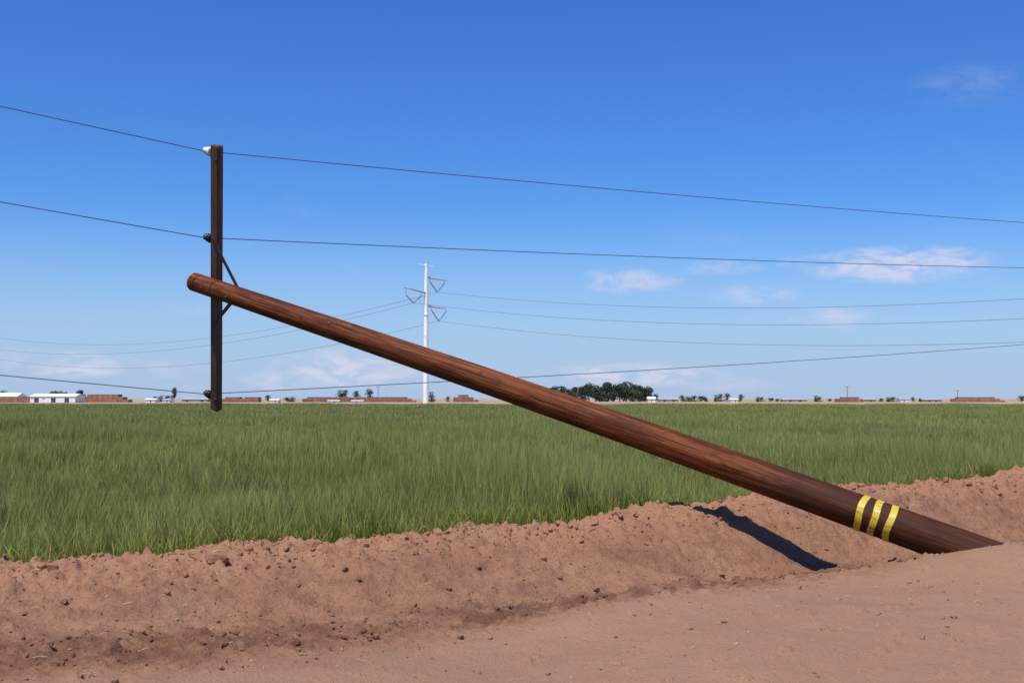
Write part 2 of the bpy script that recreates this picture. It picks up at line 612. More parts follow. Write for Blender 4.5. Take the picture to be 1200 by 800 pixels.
def ground_height(u, v, rough=True):
    zc = np.interp(u, cu, cz) - 0.028
    zs = np.interp(u, su, sz)
    zt = np.interp(u, tu, tz)
    left = np.clip((4.6 - u) / 2.0, 0, 1)           # the shoulder fades out where the bank runs down to the track
    zs = zs * (1 - left) + (zt - 0.03) * left
    one = np.ones_like(v)
    wob = 0.10 * vnoise(u * 0.9, v * 0 + 3.0, 5)
    z = smin_lerp(v + wob, [-40, 3.0, 5.9, 6.25, 6.72, 7.80, 8.06, 8.9],
                  [0.0 * one, 0.06 + 0.4 * (zs - 0.06), zs, zs * 0.55 + zt * 0.45, zt, zc - 0.01, zc, 0.14 * one])
    # mound thrown up in front of the foot of the pole
    z = z + 0.17 * np.exp(-(((u - 9.05) / 0.75) ** 2 + ((v - 5.25) / 0.55) ** 2))
    # earth torn open under the lean
    z = z - 0.03 * np.exp(-(((u - 8.50) / 0.28) ** 2 + ((v - 6.12) / 0.22) ** 2))
    # gentle swells in the packed track, and its rounded lip above the furrow
    z = z + 0.05 * fbm(u * 0.55 + 3, v * 0.9, 2, 55) * np.clip((6.3 - v) / 0.8, 0, 1) * np.clip((v - 2.5) / 1.0, 0, 1)
    z = z + 0.045 * np.exp(-((v - 5.72) / 0.28) ** 2) * np.clip((u - 3.6) / 1.2, 0, 1) * (0.7 + 0.8 * vnoise(u * 1.1, v * 0.0, 56))
    if rough:
        bank = np.clip((v - 5.8) / 1.0, 0, 1)
        crest = np.exp(-((v - 7.95) / 0.45) ** 2)
        foot = np.exp(-((v - 6.3) / 0.35) ** 2)
        z = z + 0.055 * fbm(u * 0.9, v * 0.9, 3, 1) * (0.5 + bank)
        z = z + (0.010 + 0.024 * bank) * fbm(u * 2.6, v * 2.6, 4, 2)
        lum = fbm(u * 7.5, v * 7.5, 3, 3)
        z = z + (0.004 + 0.010 * bank + 0.060 * crest + 0.03 * foot) * np.abs(lum) * 1.3
        fin = fbm(u * 19.0, v * 19.0, 3, 4)
        z = z + (0.003 + 0.015 * bank + 0.026 * crest + 0.016 * foot) * fin
        base_ = np.exp(-(((u - 8.75) / 0.55) ** 2 + ((v - 5.95) / 0.35) ** 2))
        patch = np.clip(0.5 + 1.6 * fbm(u * 0.8, v * 0.8, 3, 71), 0, 1)
        dn = np.clip(0.02 + 0.20 * bank * patch + 0.62 * crest * (0.35 + 0.65 * patch) + 0.5 * foot * patch + 0.8 * base_, 0, 0.95)
        calm = np.exp(-(((u - 8.2) / 0.9) ** 2 + ((v - 7.35) / 0.6) ** 2))
        dn = dn * (1 - 0.85 * calm)
        z = z + 0.60 * clod_bumps(u, v, 4.5, 81, dn * 0.8)
        z = z + 0.68 * clod_bumps(u, v, 9.0, 91, dn)
        z = z + 0.85 * clod_bumps(u, v, 17.0, 101, np.clip(dn * 1.2, 0.06, 0.95))
        # faint wheel ruts along the smooth track
        track = np.clip((5.6 - v) / 1.0, 0, 1)
        z = z + 0.010 * track * np.sin(v * 9.0 + 1.2 * vnoise(u * 0.5, v, 8)) * (0.6 + vnoise(u * 0.7, v * 2.0, 9))
    return z


def stretch(a, b, fine_a, fine_b, step, far):
    mid = np.arange(fine_a, fine_b + 1e-6, step)
    lo = fine_a - np.geomspace(step, fine_a - a, far)[::-1]
    hi = fine_b + np.geomspace(step, b - fine_b, far)
    return np.concatenate([lo, mid, hi])


us = stretch(-60, 80, 0.6, 14.6, 0.018, 36)
vs_ = np.concatenate([3.6 - np.geomspace(0.024, 43, 36)[::-1], np.arange(3.6, 8.92, 0.018)])
UU, VV = np.meshgrid(us, vs_)
ZZ = ground_height(UU, VV)
nu, nv = len(us), len(vs_)
verts = np.stack([UU * U[0] + VV * Vv[0], UU * U[1] + VV * Vv[1], ZZ], axis=-1).reshape(-1, 3)
idx = np.arange(nu * nv).reshape(nv, nu)
faces = np.stack([idx[:-1, :-1], idx[:-1, 1:], idx[1:, 1:], idx[1:, :-1]], axis=-1).reshape(-1, 4)
me = bpy.data.meshes.new('dirt_bank')
me.vertices.add(len(verts))
me.vertices.foreach_set('co', verts.ravel())
me.loops.add(faces.size)
me.loops.foreach_set('vertex_index', faces.ravel().astype(np.int32))
me.polygons.add(len(faces))
me.polygons.foreach_set('loop_start', np.arange(0, faces.size, 4, dtype=np.int32))
me.polygons.foreach_set('use_smooth', np.ones(len(faces), dtype=bool))
me.update()
me.validate()
me.materials.append(M_dirt)
bank = bpy.data.objects.new('dirt_bank', me)
col.objects.link(bank)
tag(bank, 'reddish brown dirt bank and track running along the edge of the field', kind='structure')


def gz(x, y):
    p = np.array([x, y, 0.0])
    return float(ground_height(np.array([np.dot(p, U)]), np.array([np.dot(p, Vv)]))[0])


# ground to the horizon
GZ = -0.25
R = 15000.0
g = mesh_obj('ground', [(-R, -R, GZ), (R, -R, GZ), (R, R, GZ), (-R, R, GZ)], [(0, 1, 2, 3)], M_far)
tag(g, 'flat tan bare ground stretching to the horizon', kind='structure')

# green field sheet behind the bank
FEND = 190.0
fa = U * -60 + Vv * 8.6
fb = U * 330 + Vv * 8.6
field_pts = [(fa[0], fa[1]), (fb[0], fb[1]), (fb[0], FEND), (-260, FEND), (-260, fa[1])]
fv = [(x, y, FIELD_Z) for x, y in field_pts] + [(x, y, GZ - 0.1) for x, y in field_pts]
ff = [(0, 1, 2, 3, 4)] + [(i, i + 5, (i + 1) % 5 + 5, (i + 1) % 5) for i in range(5)]
fo = mesh_obj('field', fv, ff, M_fsoil)
tag(fo, 'flat field of green crop behind the dirt bank', kind='structure')


# ------------------------------------------------------------------ grass: clumps spread over the field
def clump_mesh(name, n, radius, h, w, seed, bend=0.35):
    r = np.random.default_rng(seed)
    V, Fc = [], []
    for i in range(n):
        a = r.uniform(0, 2 * math.pi)
        d = radius * math.sqrt(r.uniform(0, 1))
        bx, by = d * math.cos(a), d * math.sin(a)
        hh = h * r.uniform(0.55, 1.08)
        la = r.uniform(0, 2 * math.pi)
        lean = hh * bend * r.uniform(0.15, 1.0)
        fa_ = r.uniform(0, math.pi)
        wx, wy = math.cos(fa_) * w * 0.5, math.sin(fa_) * w * 0.5
        b = len(V)
        for s, ww in ((0, 0.8), (0.4, 1.0), (0.75, 0.7)):
            ox, oy = math.cos(la) * lean * s * s, math.sin(la) * lean * s * s
            V.append((bx + ox - wx * ww, by + oy - wy * ww, hh * s - 0.02))
            V.append((bx + ox + wx * ww, by + oy + wy * ww, hh * s - 0.02))
        V.append((bx + math.cos(la) * lean, by + math.sin(la) * lean, hh * (1 - 0.12 * bend)))
        Fc += [(b, b + 1, b + 3, b + 2), (b + 2, b + 3, b + 5, b + 4), (b + 4, b + 5, b + 6)]
    me = bpy.data.meshes.new(name)
    me.from_pydata(V, [], Fc)
    sh = me.attributes.new('shade', 'FLOAT', 'POINT')
    sh.data.foreach_set('value', np.repeat(r.uniform(0, 1, n), 7).astype(np.float32))
    tip = me.attributes.new('tip', 'FLOAT', 'POINT')
    tip.data.foreach_set('value', np.tile(np.array([0, 0, .4, .4, .75, .75, 1.0], dtype=np.float32), n))
    me.materials.append(M_grass)
    return me


GRASS_H = 0.52


def grass_layer(pts, scl, coll):
    me = bpy.data.meshes.new('grass')
    me.from_pydata([tuple(p) for p in pts], [], [])
    sa = me.attributes.new('clump_scale', 'FLOAT', 'POINT')
    sa.data.foreach_set('value', np.asarray(scl, dtype=np.float32))
    ra = me.attributes.new('clump_turn', 'FLOAT', 'POINT')
    ra.data.foreach_set('value', rng.uniform(0, 6.283, len(pts)).astype(np.float32))
    o = bpy.data.objects.new('grass', me)
    col.objects.link(o)
    ng = bpy.data.node_groups.new('scatter_grass', 'GeometryNodeTree')
    ng.interface.new_socket('Geometry', in_out='INPUT', socket_type='NodeSocketGeometry')
    ng.interface.new_socket('Geometry', in_out='OUTPUT', socket_type='NodeSocketGeometry')
    N, L = ng.nodes, ng.links
    gi, go = N.new('NodeGroupInput'), N.new('NodeGroupOutput')
    ci = N.new('GeometryNodeCollectionInfo')
    ci.inputs['Collection'].default_value = coll
    ci.inputs['Separate Children'].default_value = True
    ci.inputs['Reset Children'].default_value = True
    iop = N.new('GeometryNodeInstanceOnPoints')
    iop.inputs['Pick Instance'].default_value = True
    a1 = N.new('GeometryNodeInputNamedAttribute')
    a1.data_type = 'FLOAT'
    a1.inputs['Name'].default_value = 'clump_scale'
    a2 = N.new('GeometryNodeInputNamedAttribute')
    a2.data_type = 'FLOAT'
    a2.inputs['Name'].default_value = 'clump_turn'
    cx = N.new('ShaderNodeCombineXYZ')
    L.new(a2.outputs[0], cx.inputs[2])
    cs = N.new('ShaderNodeCombineXYZ')
    cs.inputs[0].default_value = 1.0
    cs.inputs[1].default_value = 1.0
    L.new(a1.outputs[0], cs.inputs[2])
    L.new(gi.outputs[0], iop.inputs['Points'])
    L.new(ci.outputs[0], iop.inputs['Instance'])
    e2r = N.new('FunctionNodeEulerToRotation')
    L.new(cx.outputs[0], e2r.inputs[0])
    L.new(e2r.outputs[0], iop.inputs['Rotation'])
    L.new(cs.outputs[0], iop.inputs['Scale'])
    L.new(iop.outputs[0], go.inputs[0])
    md = o.modifiers.new('scatter', 'NODES')
    md.node_group = ng
    return o


def clump_collection(name, n, radius, h, w, variants, seed):
    c = bpy.data.collections.new(name)
    for k in range(variants):
        o = bpy.data.objects.new(name + '_clump', clump_mesh(name, n, radius, h, w, seed + k))
        c.objects.link(o)
    return c


def scatter(y0, y1, dens, cn, hscale=1.0, margin=5.0):
    xm = y1 * 0.44 + margin
    n = int(dens * (y1 - y0) * 2 * xm)
    x = rng.uniform(-xm, xm, n)
    y = rng.uniform(y0, y1, n)
    keep = np.abs(x) < y * 0.44 + margin
    u = x * U[0] + y * U[1]
    v = x * Vv[0] + y * Vv[1]
    vlim = 8.22 + 0.22 * vnoise(u * 1.3, u * 0, 31) + 0.16 * vnoise(u * 5.0, u * 0, 32)
    keep &= (v > vlim) | ((v > vlim - 0.30) & (rng.uniform(0, 1, n) < 0.035))
    x, y, u, v = x[keep], y[keep], u[keep], v[keep]
    z = np.where(v < 8.75, np.maximum(ground_height(u, v), np.where(v > 8.6, FIELD_Z, -9)), FIELD_Z)
    edge = np.clip((v - 8.05) / 0.6, 0.28, 1.0)
    s = hscale * (1.0 + 0.75 * fbm(x * 0.33, y * 0.22, 3, 41)) * edge * rng.uniform(0.85, 1.12, len(x))
    return grass_layer(np.stack([x, y, z - 0.01], -1), s, cn)


gs = [scatter(6.0, 17.0, 36, clump_collection('near_grass', 32, 0.15, GRASS_H, 0.0046, 7, 100)),
      scatter(17.0, 42.0, 9.0, clump_collection('mid_grass', 78, 0.33, GRASS_H, 0.0076, 5, 200)),
      scatter(42.0, 105.0, 2.2, clump_collection('far_grass', 130, 0.75, GRASS_H, 0.019, 4, 300), margin=8),
      scatter(105.0, FEND, 0.45, clump_collection('distant_grass', 130, 1.7, GRASS_H, 0.06, 4, 400), margin=12)]
for o, lb in zip(gs, ['tall green grass blades growing right behind the dirt bank',
                      'green grass a little way into the field',
                      'green grass in the middle of the field',
                      'green grass at the far end of the field']):
    tag(o, lb, kind='stuff')

# ------------------------------------------------------------------ clods of earth
def clod_mesh(seed, sub=2):
    bm = bmesh.new()
    bmesh.ops.create_icosphere(bm, subdivisions=sub, radius=1.0)
    r = random.Random(seed)
    planes = [(Vector((r.uniform(-1, 1), r.uniform(-1, 1), r.uniform(-1, 1))).normalized(), r.uniform(0.40, 0.85)) for _ in range(10)]
    for v in bm.verts:
        for n, d in planes:
            k = v.co.dot(n)
            if k > d:
                v.co -= n * (k - d) * 0.9
        v.co *= 1 + r.uniform(-0.06, 0.06)
        v.co.z *= 0.75
    me = bpy.data.meshes.new('dirt_clod')
    bm.to_mesh(me)
    bm.free()
    me.materials.append(M_dirt)
    return me


clods = [clod_mesh(k) for k in range(6)]


def put_clod(px, py, size, v, k, label, group):
    p = on_plane(px, py, Vv * v, Vv)
    z = gz(p[0], p[1])
    o = bpy.data.objects.new('dirt_clod', clods[k % 6])
    col.objects.link(o)
    o.location = (p[0], p[1], z + size * 0.2)
    o.scale = (size, size * random.uniform(0.8, 1.1), size)
    o.rotation_euler = (random.uniform(-.3, .3), random.uniform(-.3, .3), random.uniform(0, 6.28))
    tag(o, label, 'clod', group)
    return o


put_clod(254, 664, 0.085, 7.72, 0, 'largest fist sized brown clod of earth on the dirt bank', None)
LBL = 'small broken clod of earth lying on the dirt bank'
for (px, py, sz_, v) in [(52, 668, .04, 7.75), (60, 673, .045, 7.7), (105, 668, .035, 7.8), (157, 660, .035, 7.8), (192, 656, .035, 7.85),
                         (205, 660, .03, 7.8), (290, 642, .05, 7.85), (312, 641, .04, 7.85), (372, 645, .05, 7.75), (404, 664, .03, 7.4),
                         (428, 634, .04, 7.9), (445, 630, .035, 7.95), (462, 655, .022, 7.5), (514, 622, .06, 7.95), (525, 627, .035, 7.9),
                         (555, 629, .03, 7.9), (580, 631, .045, 7.9), (598, 626, .045, 7.9), (560, 670, .03, 7.3), (635, 613, .04, 7.95),
                         (655, 612, .035, 7.95), (698, 616, .05, 7.9), (720, 604, .05, 7.95), (740, 603, .06, 7.92), (778, 592, .06, 7.98),
                         (790, 600, .05, 7.92), (826, 606, .032, 7.75), (758, 640, .03, 7.4), (682, 642, .03, 7.5), (845, 665, .035, 6.95),
                         (842, 673, .03, 6.8), (700, 690, .03, 6.6), (745, 688, .035, 6.55), (705, 697, .04, 6.4), (680, 703, .03, 6.35),
                         (1000, 580, .05, 7.85), (1010, 566, .055, 8.0), (1060, 572, .05, 7.95), (1108, 570, .05, 7.95), (1135, 577, .06, 7.8),
                         (1165, 585, .055, 7.7), (1150, 592, .04, 7.6), (1172, 600, .035, 7.5), (1120, 590, .04, 7.6), (1185, 572, .05, 7.85),
                         (350, 670, .025, 7.3), (485, 698, .03, 6.9), (645, 712, .03, 6.3), (75, 690, .03, 7.3), (28, 700, .028, 7.2),
                         (470, 722, .025, 6.5), (385, 692, .02, 7.0), (1008, 663, .018, 6.3), (1090, 682, .02, 5.2), (1150, 717, .02, 4.6)]:
    put_clod(px, py, sz_, v, random.randrange(6), LBL, 'small clods scattered on the dirt bank')

# crumbs: too many and too small to count
cb = [clod_mesh(50 + k, 1) for k in range(3)]
CV, CF = [], []
base = []
for m_ in cb:
    base.append((np.array([v.co[:] for v in m_.vertices]), [tuple(p.vertices) for p in m_.polygons]))
off = 0
n_cr = 5200
cu_ = rng.uniform(0.5, 15, n_cr)
pick = rng.uniform(0, 1, n_cr)
cv_ = np.where(pick < 0.5, rng.normal(7.85, 0.22, n_cr), np.where(pick < 0.8, rng.normal(6.4, 0.3, n_cr), rng.uniform(4.0, 8.1, n_cr)))
cv_ = np.clip(cv_, 3.8, 8.3)
cz_ = ground_height(cu_, cv_)
sz_c = np.clip(rng.lognormal(math.log(0.009), 0.55, n_cr), 0.004, 0.032)
for i in range(n_cr):
    bv, bf = base[i % 3]
    q = rng.uniform(0, 6.28)
    rot = np.array([[math.cos(q), -math.sin(q), 0], [math.sin(q), math.cos(q), 0], [0, 0, 1]])
    p = U * cu_[i] + Vv * cv_[i]
    CV.append(bv @ rot.T * sz_c[i] + np.array([p[0], p[1], cz_[i] + sz_c[i] * 0.3]))
    CF += [tuple(a + off for a in f) for f in bf]
    off += len(bv)
crumbs = mesh_obj('dirt_crumbs', np.concatenate(CV), CF, M_dirt)
tag(crumbs, 'loose crumbs of dry earth strewn over the dirt bank', kind='stuff')


# bits of dry straw on the bank
SV, SF = [], []
for i in range(700):
    u_ = rng.uniform(0.8, 14.5)
    v_ = min(rng.normal(7.9, 0.3), 8.4) if i % 3 else rng.uniform(4.5, 7.8)
    p = U * u_ + Vv * v_
    q = rng.uniform(0, 3.14)
    L_ = rng.uniform(0.015, 0.07)
    d_ = np.array([math.cos(q) * L_, math.sin(q) * L_, rng.uniform(-0.006, 0.012)])
    z0 = float(ground_height(np.array([u_]), np.array([v_]))[0]) + 0.008
    k_ = len(SV)
    tv_, tf_ = tube_mesh([(p[0], p[1], z0), (p[0] + d_[0] * .5, p[1] + d_[1] * .5, z0 + 0.006), (p[0] + d_[0], p[1] + d_[1], z0 + d_[2])], 0.0016, 3)
    SV += tv_
    SF += [tuple(a + k_ for a in f) for f in tf_]
straw = mesh_obj('straw', SV, SF, plain('dry_straw', (0.50, 0.40, 0.22), 0.8, 0, 0.2, 5))
tag(straw, 'bits of pale dry straw scattered on the dirt bank', kind='stuff')


# ------------------------------------------------------------------ the leaning pole
pole = empty('utility_pole', tuple(PB))
tag(pole, 'reddish brown wooden utility pole leaning far over with three yellow bands', 'utility pole')
Rp = frame_from(pd, (0, 0, 1))                 # local Z along the pole, local X upward
bpy.context.view_layer.update()


def in_pole(o, loc=(0, 0, 0), rot=None):
    """parent a mesh modelled in pole space (Z along the pole, origin at the ground line)"""
    o.parent = pole
    o.matrix_local = Rp.to_4x4() @ Matrix.Translation(Vector(loc)) @ (rot.to_4x4() if rot is not None else Matrix.Identity(4))
    return o


R0, R1 = 0.154, 0.104                           # radius at the ground line and at the top


def prad(z):
    return R0 + (R1 - R0) * (z / PLEN)


SEG = 56
zs_l = np.linspace(-1.7, PLEN - 0.012, 150)
V, Fc = [], []
qs = np.linspace(0, 2 * math.pi, SEG, endpoint=False)
for i, z in enumerate(zs_l):
    r = prad(z)
    nz = 1 + 0.018 * vnoise(np.cos(qs) * 1.4 + 7, np.sin(qs) * 1.4 + z * 0.9, 61) + 0.012 * vnoise(qs * 6.0, np.full(SEG, z * 1.3), 62)
    # drying checks: narrow grooves running along the grain
    for (qc, za, zb, dep) in ((0.9, 1.2, 4.6, .05), (1.9, 3.8, 7.9, .06), (5.6, 2.0, 5.2, .05), (0.3, 5.0, 8.0, .05), (2.6, 0.8, 3.0, .05), (5.1, 5.6, 8.2, .05)):
        if za < z < zb:
            w = 0.06 * math.sin(math.pi * (z - za) / (zb - za))
            dq = np.abs((qs - qc - 0.12 * math.sin(z * 1.1) + math.pi) % (2 * math.pi) - math.pi)
            nz = nz - dep * np.clip(1 - dq / (w + 1e-4), 0, 1)
    cx = 0.02 * math.sin(z * 0.42)
    for k in range(SEG):
        V.append((cx + r * nz[k] * math.cos(qs[k]), r * nz[k] * math.sin(qs[k]), z))
for i in range(len(zs_l) - 1):
    for k in range(SEG):
        k2 = (k + 1) % SEG
        Fc.append((i * SEG + k, i * SEG + k2, (i + 1) * SEG + k2, (i + 1) * SEG + k))
# weathered, rounded top
cxt = 0.02 * math.sin(PLEN * 0.42)
n_side = len(Fc)
b = len(V)
for (rr, dz) in ((0.95, 0.012), (0.84, 0.027), (0.62, 0.036)):
    for k in range(SEG):
        wob = 1 + 0.03 * math.sin(5 * qs[k]) * (1 - rr) * 3
        V.append((cxt + R1 * rr * wob * math.cos(qs[k]), R1 * rr * wob * math.sin(qs[k]), PLEN - 0.012 + dz))
for i in range(3):
    for k in range(SEG):
        k2 = (k + 1) % SEG
        Fc.append((b + (i - 1) * SEG + k, b + (i - 1) * SEG + k2, b + i * SEG + k2, b + i * SEG + k))
Fc.append(tuple(b + 2 * SEG + k for k in range(SEG)))
n_top = len(Fc)
Fc.append(tuple(range(SEG - 1, -1, -1)))
shaft = mesh_obj('shaft', V, Fc, M_pole, smooth=True)
shaft.data.materials.append(M_end)
for i in range(n_side, n_top):
    shaft.data.polygons[i].material_index = 1
in_pole(shaft)
Minv = np.array(Rp.transposed())


def pole_z_at(px):
    """distance along the axis at a photo column"""
    r = (px - 600.0) / F
    # (PB+t pd).x / depth = r ; depth = forward distance, camera pitched slightly
    fw = np.array([0, math.cos(PITCH), math.sin(PITCH)])
    a0, a1 = PB[0], pd[0]
    b0, b1 = np.dot(PB - CAM, fw), np.dot(pd, fw)
    return (r * b0 - a0) / (a1 - r * b1)


# knots
for (z, q) in ((4.55, 5.35), (2.6, 5.75), (6.4, 5.2), (3.5, 0.4), (5.5, 5.9), (7.3, 5.6)):
    bm = bmesh.new()
    bmesh.ops.create_uvsphere(bm, u_segments=10, v_segments=6, radius=1.0)
    o = bm_obj('knot', bm, M_knot, smooth=True)
    o.data.transform(Matrix.Diagonal((0.022, 0.022, 0.008, 1)))
    o.parent = shaft
    r = prad(z) * 0.985
    o.matrix_local = Matrix.Translation((0.02 * math.sin(z * .42) + r * math.cos(q), r * math.sin(q), z)) @ \
        frame_from((math.cos(q), math.sin(q), 0), (0, 0, 1)).to_4x4()

# three painted rings
for px in (1010, 1027, 1044.5):
    z0 = pole_z_at(px)
    wv, wf = [], []
    hw = 0.028
    rows = [(-hw, 0.0), (-hw, 0.0032), (hw, 0.0032), (hw, 0.0)]
    for (dz, dr) in rows:
        for k in range(SEG):
            # follows the shaft's slightly uneven girth
            z = z0 + dz + 0.006 * math.sin(3 * qs[k] + px)
            nzk = 1 + 0.018 * float(vnoise(np.array([math.cos(qs[k]) * 1.4 + 7]), np.array([math.sin(qs[k]) * 1.4 + z * 0.9]), 61)[0]) \
                + 0.012 * float(vnoise(np.array([qs[k] * 6.0]), np.array([z * 1.3]), 62)[0])
            r = prad(z) * nzk + (dr if dr else -0.006)
            wv.append((0.02 * math.sin(z * 0.42) + r * math.cos(qs[k]), r * math.sin(qs[k]), z))
    for i in range(3):
        for k in range(SEG):
            k2 = (k + 1) % SEG
            wf.append((i * SEG + k, i * SEG + k2, (i + 1) * SEG + k2, (i + 1) * SEG + k))
    bd = mesh_obj('yellow_band', wv, wf, M_band, shaft, smooth=False)
    tag(bd, 'yellow painted ring around the dark foot of the pole')

# crossarm: at right angles to the pole, upright in the picture, bolted to its far side
zc_ = pole_z_at(243.5)
C0 = PB + pd * zc_
side_ = np.array([-0.228, 1.0, 0.0])
hdir = side_ / np.linalg.norm(side_)           # horizontal sight line to the arm
hdir /= np.linalg.norm(hdir)
a_ = -pd[2] / np.dot(pd, hdir)
cdir = np.array([hdir[0] * a_, hdir[1] * a_, 1.0])
cdir /= np.linalg.norm(cdir)
ndir = np.cross(pd, cdir)
if np.dot(ndir, C0 - CAM) < 0:
    ndir = -ndir                               # away from the camera
AW, AT = 0.112, 0.090                          # arm width along the pole, thickness away from it
CA = C0 + ndir * (prad(zc_) + AT / 2 - 0.012)  # slightly dapped into the pole


def arm_param(px, py):
    """signed distance along the arm for a photo row"""
    best = None
    for s in np.linspace(-2.5, 2.5, 2001):
        p = CA + cdir * s - CAM
        fwd = p[1] * math.cos(PITCH) + p[2] * math.sin(PITCH)
        up = -p[1] * math.sin(PITCH) + p[2] * math.cos(PITCH)
        y = 400 - F * up / fwd
        e = abs(y - py)
        if best is None or e < best[0]:
            best = (e, s)
    return best[1]


s_top, s_bot = arm_param(254, 168), arm_param(254, 480)
arm_c = CA + cdir * (s_top + s_bot) / 2
AL = s_top - s_bot
Ra = Matrix((Vector(pd), Vector(np.cross(cdir, pd)), Vector(cdir))).transposed()   # local X along the pole's up, Z along the arm
bm = bmesh.new()
box(bm, (0, 0, 0), (AW, AT, AL))
bmesh.ops.bevel(bm, geom=[e for e in bm.edges], offset=0.010, segments=2, affect='EDGES')
for v in bm.verts:
    if v.co.z > AL / 2 - 0.02 and abs(v.co.x) > AW / 2 - 0.012:
        v.co.z -= 0.02
arm = bm_obj('crossarm', bm, M_arm)
arm.parent = pole
arm.matrix_local = Matrix.Translation(Vector(arm_c - PB)) @ Ra.to_4x4()
tag(arm, 'dark brown wooden crossarm bolted across the top of the pole')


def lathe(prof, seg=20):
    V, Fc = [], []
    for (r, z) in prof:
        for k in range(seg):
            q = 2 * math.pi * k / seg
            V.append((r * math.cos(q), r * math.sin(q), z))
    for i in range(len(prof) - 1):
        for k in range(seg):
            k2 = (k + 1) % seg
            Fc.append((i * seg + k, i * seg + k2, (i + 1) * seg + k2, (i + 1) * seg + k))
    Fc.append(tuple(range(seg - 1, -1, -1)))
    Fc.append(tuple((len(prof) - 1) * seg + k for k in range(seg)))
    return V, Fc


# pin insulators stand on the arm's upper face (towards the pole top)
ins_prof = [(0.030, 0.0), (0.060, 0.004), (0.062, 0.016), (0.040, 0.030), (0.040, 0.040), (0.054, 0.046), (0.055, 0.058),
            (0.034, 0.070), (0.030, 0.082), (0.040, 0.092), (0.040, 0.108), (0.028, 0.118)]
wire_pts = []
for py, mat, lab in ((180, M_white_porc, 'white glazed pin insulator at one end of the crossarm'),
                     (281.5, M_dark_porc, None), (465, M_dark_porc, None)):
    s = arm_param(254, py) - (s_top + s_bot) / 2
    V, Fc = lathe(ins_prof)
    o = mesh_obj('insulator', V, Fc, mat, arm, smooth=True)
    rot = frame_from((1, 0, 0), (0, 0, 1)).to_4x4()
    o.matrix_local = Matrix.Translation((AW / 2 + 0.022, 0, s)) @ rot @ Matrix.Scale(0.86, 4)
    if lab:
        tag(o, lab)
    V, Fc = lathe([(0.012, -0.03), (0.012, 0.03)], 10)
    o = mesh_obj('insulator_pin', V, Fc, M_steel, arm)
    o.matrix_local = Matrix.Translation((AW / 2 + 0.0, 0, s)) @ rot
    wire_pts.append(arm_c + cdir * s + pd * (AW / 2 + 0.022 + 0.075) + np.cross(cdir, pd) * 0.031)
# washers and bolt ends on the arm's face
face = -1 if np.dot(np.cross(cdir, pd), C0 - CAM) > 0 else 1
for s, r in ((AL / 2 - 0.17, 0.022), (-AL / 2 + 0.16, 0.022)):
    V, Fc = lathe([(r, 0), (r, 0.005), (r * .5, 0.006), (r * .5, 0.018)], 12)
    o = mesh_obj('bolt', V, Fc, M_steel, arm)
    o.matrix_local = Matrix.Translation((-0.028, face * AT / 2, s)) @ frame_from((0, face, 0), (0, 0, 1)).to_4x4()

# flat braces from the arm back down to the pole
zb = pole_z_at(273)
PBR = PB + pd * zb + ndir * (prad(zb) + 0.002)
for py in (280, 379):
    s = arm_param(254, py)
    A = CA + cdir * s - ndir * (AT / 2 + 0.010)
    d = PBR - A
    L = np.linalg.norm(d)
    d = d / L
    bm = bmesh.new()
    box(bm, (0, 0, 0), (0.042, 0.012, L + 0.06))
    bmesh.ops.bevel(bm, geom=[e for e in bm.edges], offset=0.003, segments=1, affect='EDGES')
    o = bm_obj('brace', bm, M_brace)
    o.parent = pole
    rot = frame_from(d, np.cross(ndir, d))
    o.matrix_local = Matrix.Translation(Vector((A + PBR) / 2 - PB)) @ rot.to_4x4()
# through bolts on the visible side of the pole
for z in (zc_, zb):
    V, Fc = lathe([(0.03, 0), (0.03, 0.006), (0.015, 0.007), (0.015, 0.022)], 12)
    o = mesh_obj('bolt', V, Fc, M_steel, pole)
    p = PB + pd * z - ndir * (prad(z) - 0.004)
    o.matrix_local = Matrix.Translation(Vector(p - PB)) @ frame_from(-ndir, pd).to_4x4()

# ------------------------------------------------------------------ wires tied to the crossarm
def catmull(pts, n=10):
    pts = [np.asarray(p, float) for p in pts]
    P = [2 * pts[0] - pts[1]] + pts + [2 * pts[-1] - pts[-2]]
    out = []
    for i in range(1, len(P) - 2):
        for k in range(n):
            t = k / n
            out.append(0.5 * ((2 * P[i]) + (-P[i - 1] + P[i + 1]) * t + (2 * P[i - 1] - 5 * P[i] + 4 * P[i + 1] - P[i + 2]) * t * t
                              + (-P[i - 1] + 3 * P[i] - 3 * P[i + 1] + P[i + 2]) * t ** 3))
    out.append(P[-2])
    return out


def fit_wire(p_anchor, direction, pix, s_end):
    """a wire in the vertical plane through its support: parabola through photo rows"""
    n = np.cross(direction, [0, 0, 1.0])
    S, Z = [], []
    for (x, y) in pix:
        q = on_plane(x, y, p_anchor, n)
        S.append(np.dot(q - p_anchor, direction))
        Z.append(q[2] - p_anchor[2])
    S, Z = np.array(S), np.array(Z)
    A = np.stack([S, S * S], 1)
    co, *_ = np.linalg.lstsq(A, Z, rcond=None)
    if co[1] < 0.0006:                          # a hanging wire always curves upward
        k2 = 0.0006
        co = (float(np.dot(S, Z - k2 * S * S) / np.dot(S, S)), k2)
    ss = np.linspace(0, s_end, 60)
    return [p_anchor + direction * s + np.array([0, 0, co[0] * s + co[1] * s * s]) for s in ss], co


